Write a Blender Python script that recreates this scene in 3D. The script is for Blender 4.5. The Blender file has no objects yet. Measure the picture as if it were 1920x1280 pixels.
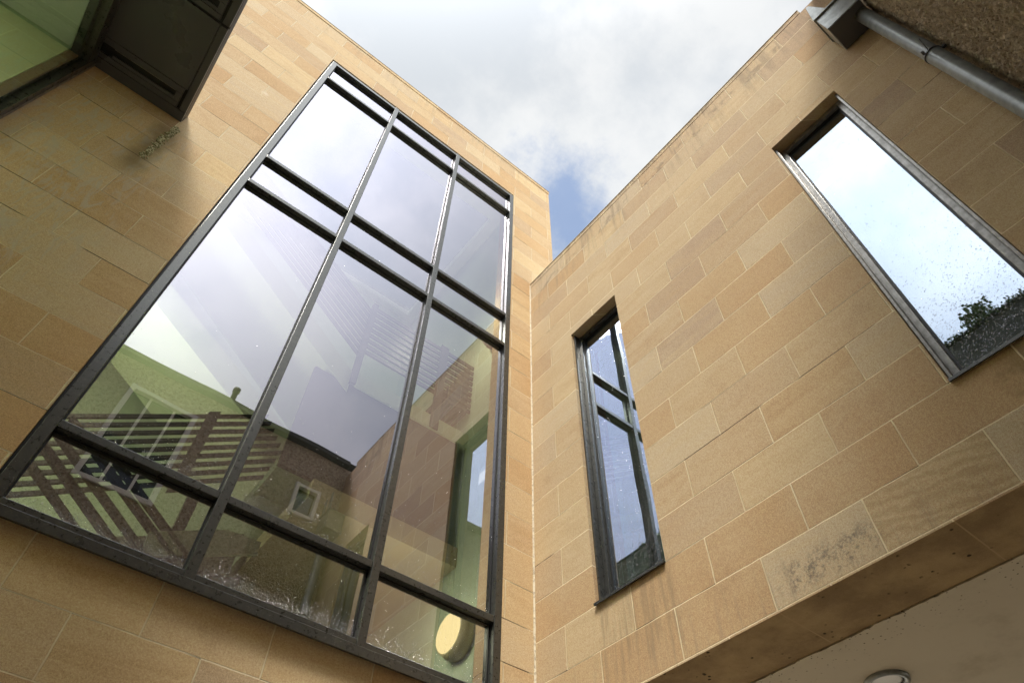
import bpy, bmesh, math, random
from mathutils import Vector, Matrix, noise
random.seed(7)
S = bpy.context.scene
COL = S.collection
PI = math.pi

# ------------------------------------------------------------------ camera
CAM = (-2.868, -3.375, 1.5)
R0 = ((0.7792510, -0.6265507, 0.0142152), (0.5064248, 0.6161626, -0.6032226), (0.3691907, 0.4772608, 0.7974462))
cd = bpy.data.cameras.new('camera'); cam = bpy.data.objects.new('camera', cd); COL.objects.link(cam)
cd.sensor_width = 36.0; cd.lens = 36.0 * 1278.744 / 1920.0; cd.clip_start = 0.02; cd.clip_end = 3000
m = Matrix(((R0[0][0], -R0[1][0], -R0[2][0], CAM[0]), (R0[0][1], -R0[1][1], -R0[2][1], CAM[1]),
            (R0[0][2], -R0[1][2], -R0[2][2], CAM[2]), (0, 0, 0, 1)))
cam.matrix_world = m
S.camera = cam

# ------------------------------------------------------------------ node helper
class N:
    def __init__(s, tree): s.t = tree; s.t.nodes.clear()
    def n(s, typ, ins=None, **props):
        nd = s.t.nodes.new(typ)
        for k, v in props.items(): setattr(nd, k, v)
        for k, v in (ins or {}).items(): s.set(nd, k, v)
        return nd
    def set(s, nd, k, v):
        i = nd.inputs[k]
        if isinstance(v, bpy.types.NodeSocket): s.t.links.new(v, i)
        elif isinstance(v, bpy.types.Node): s.t.links.new(v.outputs[0], i)
        else:
            if isinstance(v, tuple) and len(v) == 3 and i.type == 'RGBA': v = (*v, 1)
            i.default_value = v
    def m(s, op, a, b=0.0, c=None, clamp=False):
        nd = s.n('ShaderNodeMath', operation=op, use_clamp=clamp); s.set(nd, 0, a); s.set(nd, 1, b)
        if c is not None: s.set(nd, 2, c)
        return nd.outputs[0]
    def vm(s, op, a, b=None):
        nd = s.n('ShaderNodeVectorMath', operation=op); s.set(nd, 0, a)
        if b is not None: s.set(nd, 1, b)
        return nd.outputs[0]
    def mix(s, f, a, b, blend='MIX'):
        nd = s.n('ShaderNodeMix', data_type='RGBA', blend_type=blend, clamp_factor=True)
        s.set(nd, 0, f); s.set(nd, 6, a); s.set(nd, 7, b); return nd.outputs[2]
    def sm(s, x, lo, hi, a=0.0, b=1.0):
        nd = s.n('ShaderNodeMapRange', interpolation_type='SMOOTHSTEP')
        for k, v in ((0, x), (1, lo), (2, hi), (3, a), (4, b)): s.set(nd, k, v)
        return nd.outputs[0]
    def noise(s, vec, scale, detail=3.0, rough=0.5, dist=0.0):
        nd = s.n('ShaderNodeTexNoise'); s.set(nd, 'Vector', vec); s.set(nd, 'Scale', scale); s.set(nd, 'Detail', detail)
        s.set(nd, 'Roughness', rough); s.set(nd, 'Distortion', dist); return nd.outputs[0]
    def vor(s, vec, scale, feature='F1', rnd=1.0):
        nd = s.n('ShaderNodeTexVoronoi', feature=feature); s.set(nd, 'Vector', vec); s.set(nd, 'Scale', scale); s.set(nd, 'Randomness', rnd); return nd
    def bump(s, h, strength=0.5, dist=0.01, normal=None):
        nd = s.n('ShaderNodeBump'); s.set(nd, 'Height', h); s.set(nd, 'Strength', strength); s.set(nd, 'Distance', dist)
        if normal is not None: s.set(nd, 'Normal', normal)
        return nd.outputs[0]
    def box(s, x, lo, hi, e):
        return s.m('MULTIPLY', s.sm(x, lo - e, lo + e), s.sm(x, hi - e, hi + e, 1.0, 0.0))

def mat(name):
    M = bpy.data.materials.new(name); M.use_nodes = True; g = N(M.node_tree)
    g.out = g.n('ShaderNodeOutputMaterial'); g.tc = g.n('ShaderNodeTexCoord'); g.P = g.tc.outputs['Object']
    g.mat = M; return g
def finish(g, bsdf): g.t.links.new(bsdf.outputs[0] if isinstance(bsdf, bpy.types.Node) else bsdf, g.out.inputs[0]); return g.mat
def princ(g, color, rough=0.6, metal=0.0, normal=None, spec=0.5, **kw):
    b = g.n('ShaderNodeBsdfPrincipled'); g.set(b, 'Base Color', color); g.set(b, 'Roughness', rough); g.set(b, 'Metallic', metal)
    g.set(b, 'Specular IOR Level', spec)
    if normal is not None: g.set(b, 'Normal', normal)
    for k, v in kw.items(): g.set(b, k, v)
    return b

# ------------------------------------------------------------------ world, sun, exposure
SUN = Vector((-0.42, -0.34, 0.93)).normalized()
W = bpy.data.worlds.new('World'); S.world = W; W.use_nodes = True
g = N(W.node_tree)
out = g.n('ShaderNodeOutputWorld'); tc = g.n('ShaderNodeTexCoord')
sky = g.n('ShaderNodeTexSky', sky_type='NISHITA', sun_disc=False)
sky.sun_elevation = math.asin(SUN.z); sky.sun_rotation = math.atan2(SUN.x, SUN.y); sky.air_density = 1.3; sky.dust_density = 1.5
D = tc.outputs['Generated']
big = g.noise(D, 2.2, 3.0, 0.5, 0.0); fine = g.noise(D, 6.5, 8.0, 0.60, 0.0)
cl = g.mix(g.sm(g.m('ADD', g.m('MULTIPLY', big, 0.55), g.m('MULTIPLY', fine, 0.45)), 0.42, 0.58), (0.87, 0.92, 0.975), (1.11, 1.13, 1.14))
hd = g.n('ShaderNodeVectorMath', operation='DISTANCE'); g.set(hd, 0, g.vm('NORMALIZE', D)); g.set(hd, 1, (0.332, 0.312, 0.890))
dist = g.m('ADD', hd.outputs['Value'], g.m('MULTIPLY', g.m('SUBTRACT', g.noise(D, 11.0, 6.0, 0.66, 0.0), 0.5), 0.26))
cover = g.sm(dist, 0.0, 0.13, 0.22, 1.0)
bs = g.n('ShaderNodeBackground'); g.set(bs, 0, g.vm('MULTIPLY', sky.outputs[0], (0.95, 1.0, 1.05))); g.set(bs, 1, 0.10)
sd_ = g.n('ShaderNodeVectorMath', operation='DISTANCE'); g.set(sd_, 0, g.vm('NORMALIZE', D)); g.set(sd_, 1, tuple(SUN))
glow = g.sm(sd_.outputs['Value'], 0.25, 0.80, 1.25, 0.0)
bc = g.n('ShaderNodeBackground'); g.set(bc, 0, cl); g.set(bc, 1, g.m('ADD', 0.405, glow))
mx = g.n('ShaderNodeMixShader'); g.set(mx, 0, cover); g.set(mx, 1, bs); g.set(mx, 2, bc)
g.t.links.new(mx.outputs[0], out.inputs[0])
sd = bpy.data.lights.new('sun', 'SUN'); sd.energy = 2.1; sd.angle = math.radians(14); sd.color = (1.0, 0.93, 0.82)
so = bpy.data.objects.new('sun', sd); COL.objects.link(so); so.rotation_euler = SUN.to_track_quat('Z', 'Y').to_euler(); so.location = (-4, -8, 25)
S.view_settings.view_transform = 'Standard'; S.view_settings.look = 'None'; S.view_settings.exposure = 1.02; S.view_settings.gamma = 1.0
S.cycles.max_bounces = 10; S.cycles.diffuse_bounces = 5; S.cycles.glossy_bounces = 6; S.cycles.transparent_max_bounces = 24
S.cycles.use_denoising = True; S.cycles.sample_clamp_indirect = 6.0; S.cycles.caustics_reflective = True; S.cycles.blur_glossy = 0.6; S.cycles.caustics_refractive = False

# ------------------------------------------------------------------ mesh helper (all coordinates are world coordinates)
class MB:
    def __init__(s): s.b = bmesh.new()
    def box(s, x0, x1, y0, y1, z0, z1, bev=0.0, mi=0):
        if x1 < x0: x0, x1 = x1, x0
        if y1 < y0: y0, y1 = y1, y0
        if z1 < z0: z0, z1 = z1, z0
        v = [s.b.verts.new(p) for p in ((x0,y0,z0),(x1,y0,z0),(x1,y1,z0),(x0,y1,z0),(x0,y0,z1),(x1,y0,z1),(x1,y1,z1),(x0,y1,z1))]
        f = [s.b.faces.new([v[i] for i in q]) for q in ((0,3,2,1),(4,5,6,7),(0,1,5,4),(1,2,6,5),(2,3,7,6),(3,0,4,7))]
        for q in f: q.material_index = mi
        if bev: 
            es = list({e for q in f for e in q.edges}); bmesh.ops.bevel(s.b, geom=es, offset=bev, segments=2, affect='EDGES', profile=0.5)
        return s
    def prism(s, pts, axis, a, b, bev=0.0):
        # polygon pts in the two remaining axes, extruded along axis from a to b
        def mk(p, t):
            return {'x': (t, p[0], p[1]), 'y': (p[0], t, p[1]), 'z': (p[0], p[1], t)}[axis]
        A = [s.b.verts.new(mk(p, a)) for p in pts]; B = [s.b.verts.new(mk(p, b)) for p in pts]; n = len(pts)
        fs = [s.b.faces.new(A), s.b.faces.new(B[::-1])] + [s.b.faces.new((A[i], B[i], B[(i+1) % n], A[(i+1) % n])) for i in range(n)]
        bmesh.ops.recalc_face_normals(s.b, faces=fs)
        if bev:
            es = list({e for q in fs for e in q.edges}); bmesh.ops.bevel(s.b, geom=es, offset=bev, segments=2, affect='EDGES', profile=0.5)
        return s
    def tube(s, rings, seg=24, cap=True, smooth=True):
        # rings: (centre, axis_dir, radius)
        prev = None; first = None
        for c, d, r in rings:
            d = Vector(d).normalized(); a = d.orthogonal().normalized(); b2 = d.cross(a)
            cur = [s.b.verts.new(Vector(c) + r * (math.cos(2*PI*i/seg) * a + math.sin(2*PI*i/seg) * b2)) for i in range(seg)]
            if prev:
                for i in range(seg):
                    f = s.b.faces.new((prev[i], prev[(i+1) % seg], cur[(i+1) % seg], cur[i])); f.smooth = smooth
            else: first = cur
            prev = cur
        if cap: s.b.faces.new(first[::-1]); s.b.faces.new(prev)
        return s
    def build(s, name, m, parent=None, mats=None):
        me = bpy.data.meshes.new(name); s.b.to_mesh(me); s.b.free()
        for q in (mats or [m]): me.materials.append(q)
        o = bpy.data.objects.new(name, me); COL.objects.link(o)
        if parent is not None:
            o.parent = parent
            base = Vector(parent.get('_b', (0, 0, 0))); o.location = -base; o['_b'] = (0.0, 0.0, 0.0)
        else: o['_b'] = (0.0, 0.0, 0.0)
        return o
def thing(name, loc, label, cat, group=None):
    o = bpy.data.objects.new(name, None); COL.objects.link(o); o.location = loc; o['_b'] = tuple(float(c) for c in loc); o.empty_display_size = 0.3
    o['label'] = label; o['category'] = cat
    if group: o['group'] = group
    return o
def tag(o, label=None, cat=None, group=None, kind=None):
    for k, v in (('label', label), ('category', cat), ('group', group), ('kind', kind)):
        if v: o[k] = v
    return o

# ------------------------------------------------------------------ materials
H = 0.2985; BW = 0.600
def stone(name, z0, j0, tint=(1, 1, 1), extra=None):
    g = mat(name); P = g.P
    sx = g.n('ShaderNodeSeparateXYZ', {0: P}); X, Y, Z = sx.outputs
    wob = g.m('MULTIPLY', g.m('SUBTRACT', g.noise(P, 9.0, 3.0), 0.5), 0.006)
    u = g.m('ADD', g.m('SUBTRACT', g.m('ADD', X, Y), j0), wob); v = g.m('ADD', g.m('SUBTRACT', Z, z0), wob)
    vh = g.m('DIVIDE', v, H); row = g.m('FLOOR', vh); fv = g.m('MULTIPLY', g.m('FRACT', vh), H)
    par = g.m('MULTIPLY', g.m('FLOORED_MODULO', row, 2.0), BW / 2)
    uw = g.m('DIVIDE', g.m('ADD', u, par), BW); col = g.m('FLOOR', uw); fu = g.m('MULTIPLY', g.m('FRACT', uw), BW)
    idv = g.n('ShaderNodeCombineXYZ', {0: row, 1: col, 2: z0})
    wn = g.n('ShaderNodeTexWhiteNoise', {'Vector': idv.outputs[0]}, noise_dimensions='3D')
    rs = g.n('ShaderNodeSeparateColor', {0: wn.outputs['Color']}); r1, r2, r3 = rs.outputs
    dv = g.m('MINIMUM', fv, g.m('SUBTRACT', H, fv)); du = g.m('MINIMUM', fu, g.m('SUBTRACT', BW, fu))
    chip = g.m('MULTIPLY', g.m('SUBTRACT', g.noise(P, 60.0, 3.0, 0.6), 0.5), 0.0042)
    dvc = g.m('ADD', dv, chip); duc = g.m('ADD', du, chip)
    mv = g.sm(dvc, 0.0024, 0.0042, 1.0, 0.0); mu = g.sm(duc, 0.0030, 0.0050, 1.0, 0.0)
    joint = g.m('MAXIMUM', mv, mu)
    # stone body
    off = g.vm('ADD', P, g.vm('MULTIPLY', wn.outputs['Color'], (9.0, 9.0, 9.0)))
    base = g.mix(r1, (0.720, 0.580, 0.370), (0.580, 0.460, 0.305))
    base = g.mix(g.m('MULTIPLY', g.sm(r2, 0.45, 1.0), 0.75), base, (0.620, 0.535, 0.400))
    base = g.mix(g.m('MULTIPLY', g.sm(r3, 0.62, 0.90), 0.9), base, (0.560, 0.405, 0.230))
    base = g.mix(g.m('MULTIPLY', g.sm(r3, 0.28, 0.02), 0.7), base, (0.450, 0.360, 0.260))
    stretch = g.vm('MULTIPLY', off, (0.6, 0.6, 3.5))
    bed = g.noise(stretch, 3.2, 5.0, 0.6, 0.8)
    base = g.mix(g.sm(bed, 0.35, 0.7, 0.0, 0.55), base, g.mix(r2, (0.49, 0.355, 0.20), (0.66, 0.53, 0.34)))
    cloud = g.noise(P, 1.1, 5.0, 0.6)
    base = g.mix(g.sm(cloud, 0.42, 0.72, 0.0, 0.30), base, (0.67, 0.57, 0.40))
    dk = g.noise(P, 2.3, 6.0, 0.65)
    base = g.mix(g.sm(dk, 0.55, 0.78, 0.0, 0.38), base, (0.36, 0.27, 0.165))
    grain = g.noise(P, 260.0, 3.0, 0.8)
    g2 = g.noise(P, 95.0, 4.0, 0.8)
    base = g.mix(0.42, base, g.mix(g.sm(g2, 0.3, 0.7), (0.32, 0.31, 0.30), (0.84, 0.83, 0.82)), 'OVERLAY')
    base = g.mix(0.5, base, g.mix(g.sm(grain, 0.3, 0.7), (0.12, 0.08, 0.04), (0.92, 0.80, 0.62)), 'OVERLAY')
    mot = g.noise(off, 38.0, 5.0, 0.75)
    base = g.mix(0.35, base, g.mix(g.sm(mot, 0.25, 0.75), (0.36, 0.33, 0.29), (0.64, 0.62, 0.58)), 'OVERLAY')
    spot = g.vor(P, 34.0).outputs['Distance']
    pick = g.noise(P, 21.0, 1.0)
    base = g.mix(g.m('MULTIPLY', g.sm(spot, 0.045, 0.085, 1.0, 0.0), g.sm(pick, 0.60, 0.66, 0.0, 0.6)), base, (0.14, 0.10, 0.06))
    if extra: base = extra(g, X, Y, Z, base)
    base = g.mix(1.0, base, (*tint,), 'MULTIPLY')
    jn = g.noise(P, 2.7, 4.0, 0.6)
    jcol = g.mix(g.sm(jn, 0.38, 0.62), (0.92, 0.80, 0.56), (0.80, 0.66, 0.43))
    crack = g.m('MULTIPLY', g.sm(g.noise(idv.outputs[0], 0.9, 1.0), 0.50, 0.58), mv)
    crack = g.m('MULTIPLY', crack, g.sm(g.noise(P, 1.9, 3.0), 0.46, 0.54))
    jcol = g.mix(crack, jcol, (0.085, 0.055, 0.03))
    halo = g.m('MULTIPLY', g.sm(dvc, 0.0, 0.02, 1.0, 0.0), g.sm(jn, 0.5, 0.7, 0.0, 0.35))
    base = g.mix(halo, base, (0.60, 0.48, 0.31))
    fade = g.sm(g.noise(P, 3.3, 3.0), 0.30, 0.52, 0.80, 1.0)
    colr = g.mix(g.m('MULTIPLY', joint, fade), base, jcol)
    hgt = g.m('ADD', g.m('MULTIPLY', joint, -0.0045), g.m('MULTIPLY', grain, 0.0010))
    hgt = g.m('ADD', hgt, g.m('MULTIPLY', g.noise(off, 14.0, 3.0), 0.0012))
    hgt = g.m('ADD', hgt, g.m('MULTIPLY', r2, 0.0035))
    return finish(g, princ(g, colr, 0.88, 0, g.bump(hgt, 1.0, 1.0), 0.22))

def extra_left(g, X, Y, Z, base):
    P = g.P
    # pale lime wash wiped over the stones below the canopy
    reg = g.m('MULTIPLY', g.sm(X, -3.5, -3.9, 0.0, 1.0), g.box(Z, 4.75, 7.0, 0.35))
    st = g.noise(g.vm('MULTIPLY', P, (5.0, 1.0, 1.3)), 3.0, 5.0, 0.65, 1.2)
    base = g.mix(g.m('MULTIPLY', reg, g.sm(st, 0.45, 0.66, 0.0, 0.75)), base, (0.60, 0.545, 0.42))
    # green water stain round the drip of the canopy corner
    cx = g.m('ABSOLUTE', g.m('SUBTRACT', X, -3.88))
    sp = g.m('ADD', cx, g.m('MULTIPLY', g.noise(P, 7.0, 4.0), 0.16))
    wet = g.m('MULTIPLY', g.sm(sp, 0.08, 0.24, 1.0, 0.0), g.box(Z, 6.20, 7.05, 0.16))
    base = g.mix(g.m('MULTIPLY', wet, 0.75), base, (0.20, 0.155, 0.07))
    stv = g.noise(g.vm('MULTIPLY', P, (6.0, 6.0, 0.45)), 2.0, 5.0, 0.7)
    rr = g.m('MULTIPLY', g.sm(Z, 10.8, 11.5), g.sm(stv, 0.46, 0.66, 0.0, 0.36))
    base = g.mix(rr, base, (0.42, 0.33, 0.20))
    # white chip
    sc = g.m('ADD', g.m('ABSOLUTE', g.m('SUBTRACT', X, -3.55)), g.m('ABSOLUTE', g.m('SUBTRACT', Z, 8.60)))
    sc = g.m('ADD', sc, g.m('MULTIPLY', g.noise(P, 15.0, 4.0, 0.7), 0.35))
    base = g.mix(g.sm(sc, 0.17, 0.24, 0.8, 0.0), base, (0.80, 0.70, 0.52))
    return base
def extra_right(g, X, Y, Z, base):
    P = g.P
    # sooty speckled stain on one block above the bottom edge
    reg = g.m('MULTIPLY', g.box(Y, -2.42, -1.86, 0.07), g.box(Z, 3.39, 3.55, 0.05))
    st = g.m('ADD', g.m('MULTIPLY', g.noise(P, 13.0, 6.0, 0.85), 0.7), g.m('MULTIPLY', g.noise(P, 70.0, 3.0, 0.7), 0.3))
    base = g.mix(g.m('MULTIPLY', reg, g.sm(st, 0.46, 0.60, 0.0, 0.7)), base, (0.13, 0.115, 0.10))
    # dark runs under the coping joints
    run = g.noise(g.vm('MULTIPLY', P, (1.0, 3.0, 0.8)), 3.0, 6.0, 0.7)
    reg2 = g.m('MULTIPLY', g.box(Z, 8.12, 8.26, 0.035), g.sm(g.noise(P, 5.0, 5.0, 0.65), 0.50, 0.62))
    base = g.mix(g.m('MULTIPLY', reg2, 0.45), base, (0.16, 0.12, 0.08))
    base = g.mix(g.m('MULTIPLY', g.sm(Z, 8.36, 8.46), g.sm(run, 0.42, 0.62, 0.0, 0.6)), base, (0.22, 0.175, 0.12))
    stv = g.noise(g.vm('MULTIPLY', P, (6.0, 6.0, 0.45)), 2.0, 5.0, 0.7)
    rr = g.m('MULTIPLY', g.sm(Z, 7.5, 8.35), g.sm(stv, 0.46, 0.66, 0.0, 0.62))
    base = g.mix(rr, base, (0.34, 0.26, 0.16))
    # brownish and green weep by the bottom of the tall window
    w = g.m('MULTIPLY', g.box(Y, -3.55, -3.12, 0.12), g.box(Z, 3.45, 3.96, 0.14))
    base = g.mix(g.m('MULTIPLY', w, g.sm(g.noise(P, 4.0, 5.0, 0.6), 0.45, 0.62, 0.0, 0.6)), base, (0.25, 0.19, 0.07))
    stw = g.noise(g.vm('MULTIPLY', P, (9.0, 9.0, 0.6)), 2.0, 5.0, 0.7)
    wr = g.m('MULTIPLY', g.box(Y, -1.24, -0.58, 0.03), g.box(Z, 3.45, 3.94, 0.10))
    base = g.mix(g.m('MULTIPLY', wr, g.sm(stw, 0.45, 0.65, 0.0, 0.5)), base, (0.34, 0.25, 0.14))
    lo = g.m('MULTIPLY', g.sm(Z, 3.75, 3.36), g.sm(stw, 0.48, 0.68, 0.0, 0.4))
    base = g.mix(lo, base, (0.33, 0.255, 0.17))
    # swirling bedding in the long block at the right
    sw = g.m('MULTIPLY', g.box(Y, -3.01, -2.41, 0.01), g.box(Z, 3.36, 3.652, 0.01))
    wv = g.n('ShaderNodeTexWave', {'Vector': g.vm('MULTIPLY', P, (1.0, 1.0, 1.8)), 'Scale': 3.2, 'Distortion': 9.0, 'Detail': 5.0, 'Detail Scale': 1.6, 'Detail Roughness': 0.65}, wave_type='RINGS')
    base = g.mix(g.m('MULTIPLY', sw, g.m('MULTIPLY', wv.outputs['Fac'], 0.30)), base, (0.36, 0.225, 0.10))
    return base
M = {}
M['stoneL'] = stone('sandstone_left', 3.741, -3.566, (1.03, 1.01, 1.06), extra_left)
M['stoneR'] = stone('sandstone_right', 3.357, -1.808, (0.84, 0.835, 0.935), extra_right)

def simple(name, c, rough=0.5, metal=0.0, bscale=0, bstr=0.002, var=0.0, vscale=6.0, spec=0.5, c2=None):
    g = mat(name); n = g.noise(g.P, vscale, 4.0, 0.6)
    c2 = c2 or tuple(x * 0.6 for x in c)
    colr = g.mix(g.sm(n, 0.3, 0.75, 0.0, var), c, c2) if var else c
    nr = g.bump(g.m('MULTIPLY', g.noise(g.P, bscale, 3.0), bstr), 1.0, 1.0) if bscale else None
    r = g.m('ADD', rough, g.m('MULTIPLY', g.m('SUBTRACT', n, 0.5), 0.25)) if var else rough
    return finish(g, princ(g, colr, r, metal, nr, spec))
def frame_mat(name, c, rough):
    g = mat(name)
    dirt = g.noise(g.P, 26.0, 5.0, 0.7); sp = g.vor(g.P, 75.0).outputs['Distance']; pk = g.noise(g.P, 33.0, 1.0)
    sx = g.n('ShaderNodeSeparateXYZ', {0: g.P})
    low = g.sm(sx.outputs[2], 5.2, 3.4)
    colr = g.mix(g.sm(dirt, 0.5, 0.8, 0.0, 0.30), c, (0.26, 0.25, 0.22))
    drops = g.m('MULTIPLY', g.m('MULTIPLY', g.sm(sp, 0.10, 0.14, 1.0, 0.0), g.sm(pk, 0.50, 0.58)), low)
    colr = g.mix(g.m('MULTIPLY', drops, 0.5), colr, (0.60, 0.60, 0.60))
    return finish(g, princ(g, colr, g.m('ADD', rough, g.m('MULTIPLY', dirt, 0.18)), 0.65, None, 0.75))
M['frame'] = frame_mat('anthracite_frame', (0.088, 0.090, 0.086), 0.20)
M['black'] = simple('black_gasket', (0.010, 0.010, 0.010), 0.5)
M['soffit'] = simple('dark_bronze_panel', (0.085, 0.085, 0.090), 0.30, 0.0, 300, 0.0004, 0.12, 2.5, 0.5)
M['greyalu'] = simple('weathered_grey_frame', (0.27, 0.26, 0.24), 0.34, 0.5, 0, 0, 0.6, 30, 0.5, (0.07, 0.065, 0.055))
M['zinc'] = simple('weathered_zinc', (0.27, 0.285, 0.27), 0.34, 0.35, 40, 0.0008, 0.9, 14, 0.5, (0.14, 0.15, 0.14))
M['green'] = simple('pale_green_plaster', (0.56, 0.64, 0.47), 0.8, 0, 90, 0.0004, 0.25, 1.5, 0.3, (0.50, 0.58, 0.41))
M['white'] = simple('white_paint', (0.78, 0.78, 0.76), 0.45)
M['whiteceil'] = simple('white_ceiling', (0.75, 0.75, 0.70), 0.9)
M['timber'] = simple('dark_rail_boards', (0.020, 0.020, 0.021), 0.5, 0, 0, 0, 0.4, 8)
M['tan'] = simple('tan_plaster', (0.44, 0.39, 0.24), 0.8, 0, 90, 0.0004, 0.3, 1.5)
M['stairpale'] = simple('pale_stair_soffit', (0.52, 0.58, 0.41), 0.8, 0, 90, 0.0004, 0.2, 1.5, 0.3, (0.46, 0.52, 0.36))
M['tread'] = simple('stair_concrete', (0.07, 0.065, 0.055), 0.8, 0, 0, 0, 0.4, 3)
M['palebeam'] = simple('pale_board', (0.45, 0.50, 0.38), 0.6, 0, 0, 0, 0.3, 8)
M['coping'] = simple('coping_cap', (0.50, 0.40, 0.26), 0.7, 0, 120, 0.001, 0.8, 9, 0.3, (0.26, 0.22, 0.16))
M['paving'] = simple('grey_paving', (0.55, 0.51, 0.44), 0.9, 0, 30, 0.002, 0.5, 2)
M['terracotta'] = simple('dark_chimney_pot', (0.06, 0.05, 0.045), 0.7)
M['dark'] = simple('dark_wet_rubble', (0.075, 0.07, 0.05), 0.8, 0, 12, 0.01, 0.8, 3)
M['slate'] = simple('slate_roof', (0.06, 0.065, 0.07), 0.6, 0, 20, 0.004, 0.5, 4)
M['sealant'] = None
g = mat('white_sealant'); n1 = g.noise(g.P, 45.0, 5.0, 0.7)
M['sealant'] = finish(g, princ(g, g.mix(g.sm(n1, 0.45, 0.66), (0.74, 0.66, 0.50), (0.40, 0.32, 0.22)), 0.8, 0, g.bump(g.m('MULTIPLY', n1, 0.004), 1.0, 1.0)))
g = mat('roughcast_harl'); n1 = g.sm(g.noise(g.P, 24.0, 6.0, 0.85), 0.36, 0.64); n2 = g.noise(g.P, 1.6, 4.0); v1 = g.vor(g.P, 55.0)
hc = g.mix(n1, (0.22, 0.16, 0.11), (0.93, 0.81, 0.64)); hc = g.mix(g.sm(v1.outputs['Distance'], 0.25, 0.6, 0.0, 0.6), hc, (0.70, 0.59, 0.43))
hc = g.mix(g.sm(n2, 0.5, 0.75, 0.0, 0.25), hc, (0.30, 0.24, 0.17))
M['harl'] = finish(g, princ(g, hc, 0.95, 0, g.bump(g.m('ADD', g.m('MULTIPLY', n1, 0.010), g.m('MULTIPLY', v1.outputs['Distance'], 0.008)), 1.0, 1.0), 0.15))
# stone underside of the overhang, with cobweb dirt
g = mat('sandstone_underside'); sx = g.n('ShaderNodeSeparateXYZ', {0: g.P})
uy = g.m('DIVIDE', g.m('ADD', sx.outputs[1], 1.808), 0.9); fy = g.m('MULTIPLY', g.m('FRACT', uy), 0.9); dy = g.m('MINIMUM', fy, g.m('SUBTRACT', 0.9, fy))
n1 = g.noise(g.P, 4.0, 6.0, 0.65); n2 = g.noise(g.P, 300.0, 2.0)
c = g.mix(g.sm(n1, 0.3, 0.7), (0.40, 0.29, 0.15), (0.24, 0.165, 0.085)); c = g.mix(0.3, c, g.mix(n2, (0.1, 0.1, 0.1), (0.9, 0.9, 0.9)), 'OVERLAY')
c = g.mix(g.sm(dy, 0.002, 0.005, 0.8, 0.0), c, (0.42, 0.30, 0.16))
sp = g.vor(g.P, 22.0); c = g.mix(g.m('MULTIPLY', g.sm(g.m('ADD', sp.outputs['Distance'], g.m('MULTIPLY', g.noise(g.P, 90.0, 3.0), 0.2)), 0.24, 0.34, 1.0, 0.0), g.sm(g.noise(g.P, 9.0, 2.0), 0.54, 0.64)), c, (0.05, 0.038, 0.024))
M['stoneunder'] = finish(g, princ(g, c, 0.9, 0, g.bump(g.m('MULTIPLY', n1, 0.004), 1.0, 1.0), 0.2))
g = mat('cream_render_ceiling'); n1 = g.noise(g.P, 3.0, 4.0); sp = g.vor(g.P, 40.0)
sx = g.n('ShaderNodeSeparateXYZ', {0: g.P})
near = g.sm(sx.outputs[0], 0.75, 0.50)
c = g.mix(n1, (0.60, 0.54, 0.42), (0.54, 0.48, 0.37))
c = g.mix(g.m('MULTIPLY', g.m('MULTIPLY', g.sm(g.m('ADD', sp.outputs['Distance'], g.m('MULTIPLY', g.noise(g.P, 90.0, 3.0), 0.25)), 0.26, 0.36, 1.0, 0.0), g.sm(g.noise(g.P, 14.0, 2.0), 0.44, 0.54)), near), c, (0.08, 0.06, 0.035))
c = g.mix(g.m('MULTIPLY', g.sm(g.noise(g.P, 2.2, 6.0, 0.7), 0.50, 0.72), 0.45), c, (0.36, 0.30, 0.20))
M['ceiling'] = finish(g, princ(g, c, 0.95, 0, g.bump(g.m('MULTIPLY', g.noise(g.P, 180.0, 3.0), 0.0008), 1.0, 1.0), 0.2))

def glass(name, refl, tint, fac):
    g = mat(name)
    fr = g.n('ShaderNodeFresnel', {0: 1.5})
    nz = g.noise(g.P, 1.6, 1.0)
    nrm = g.bump(g.m('MULTIPLY', nz, 0.0013), 1.0, 1.0)
    gl = g.n('ShaderNodeBsdfGlossy', {'Color': refl, 'Roughness': 0.0, 'Normal': nrm}); tr = g.n('ShaderNodeBsdfTransparent', {'Color': tint})
    mx = g.n('ShaderNodeMixShader', {0: g.m('ADD', g.m('MULTIPLY', fr, 0.9), fac, clamp=True), 1: tr, 2: gl}); return finish(g, mx)
M['glassL'] = glass('coated_glass', (0.62, 0.605, 0.70), (0.86, 0.92, 0.84), 0.46)
M['glassR'] = glass('coated_glass_blue', (0.50, 0.58, 0.70), (0.75, 0.80, 0.77), 0.58)
M['glassH'] = glass('dim_window_glass', (0.5, 0.55, 0.6), (0.8, 0.8, 0.8), 0.10)
M['glassB'] = glass('clear_bay_glass', (0.90, 0.92, 0.90), (0.90, 0.95, 0.88), 0.26)
g = mat('glass_inner_face'); M['glassIn'] = finish(g, g.n('ShaderNodeBsdfTransparent', {'Color': (0.97, 0.98, 0.97)}))
g = mat('tinted_rooflight'); M['rooflight'] = finish(g, g.n('ShaderNodeBsdfTransparent', {'Color': (0.42, 0.44, 0.43)}))
g = mat('rain_drop')
gl = g.n('ShaderNodeBsdfGlossy', {'Color': (0.95, 0.96, 1.0), 'Roughness': 0.08}); tr = g.n('ShaderNodeBsdfTransparent', {'Color': (0.8, 0.82, 0.85)})
M['drop'] = finish(g, g.n('ShaderNodeMixShader', {0: 0.45, 1: tr, 2: gl}))
def emit(name, c, s):
    g = mat(name); return finish(g, g.n('ShaderNodeEmission', {'Color': c, 'Strength': s}))
M['lampdim'] = emit('dim_lamp_diffuser', (0.95, 0.85, 0.62), 0.55)
M['lampglow'] = emit('warm_lamp_diffuser', (1.0, 0.74, 0.38), 1.15)
M['tubeB'] = emit('bay_fill_tube', (1.0, 0.95, 0.75), 70.0)  # emission of the added fill light in the bay
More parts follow.
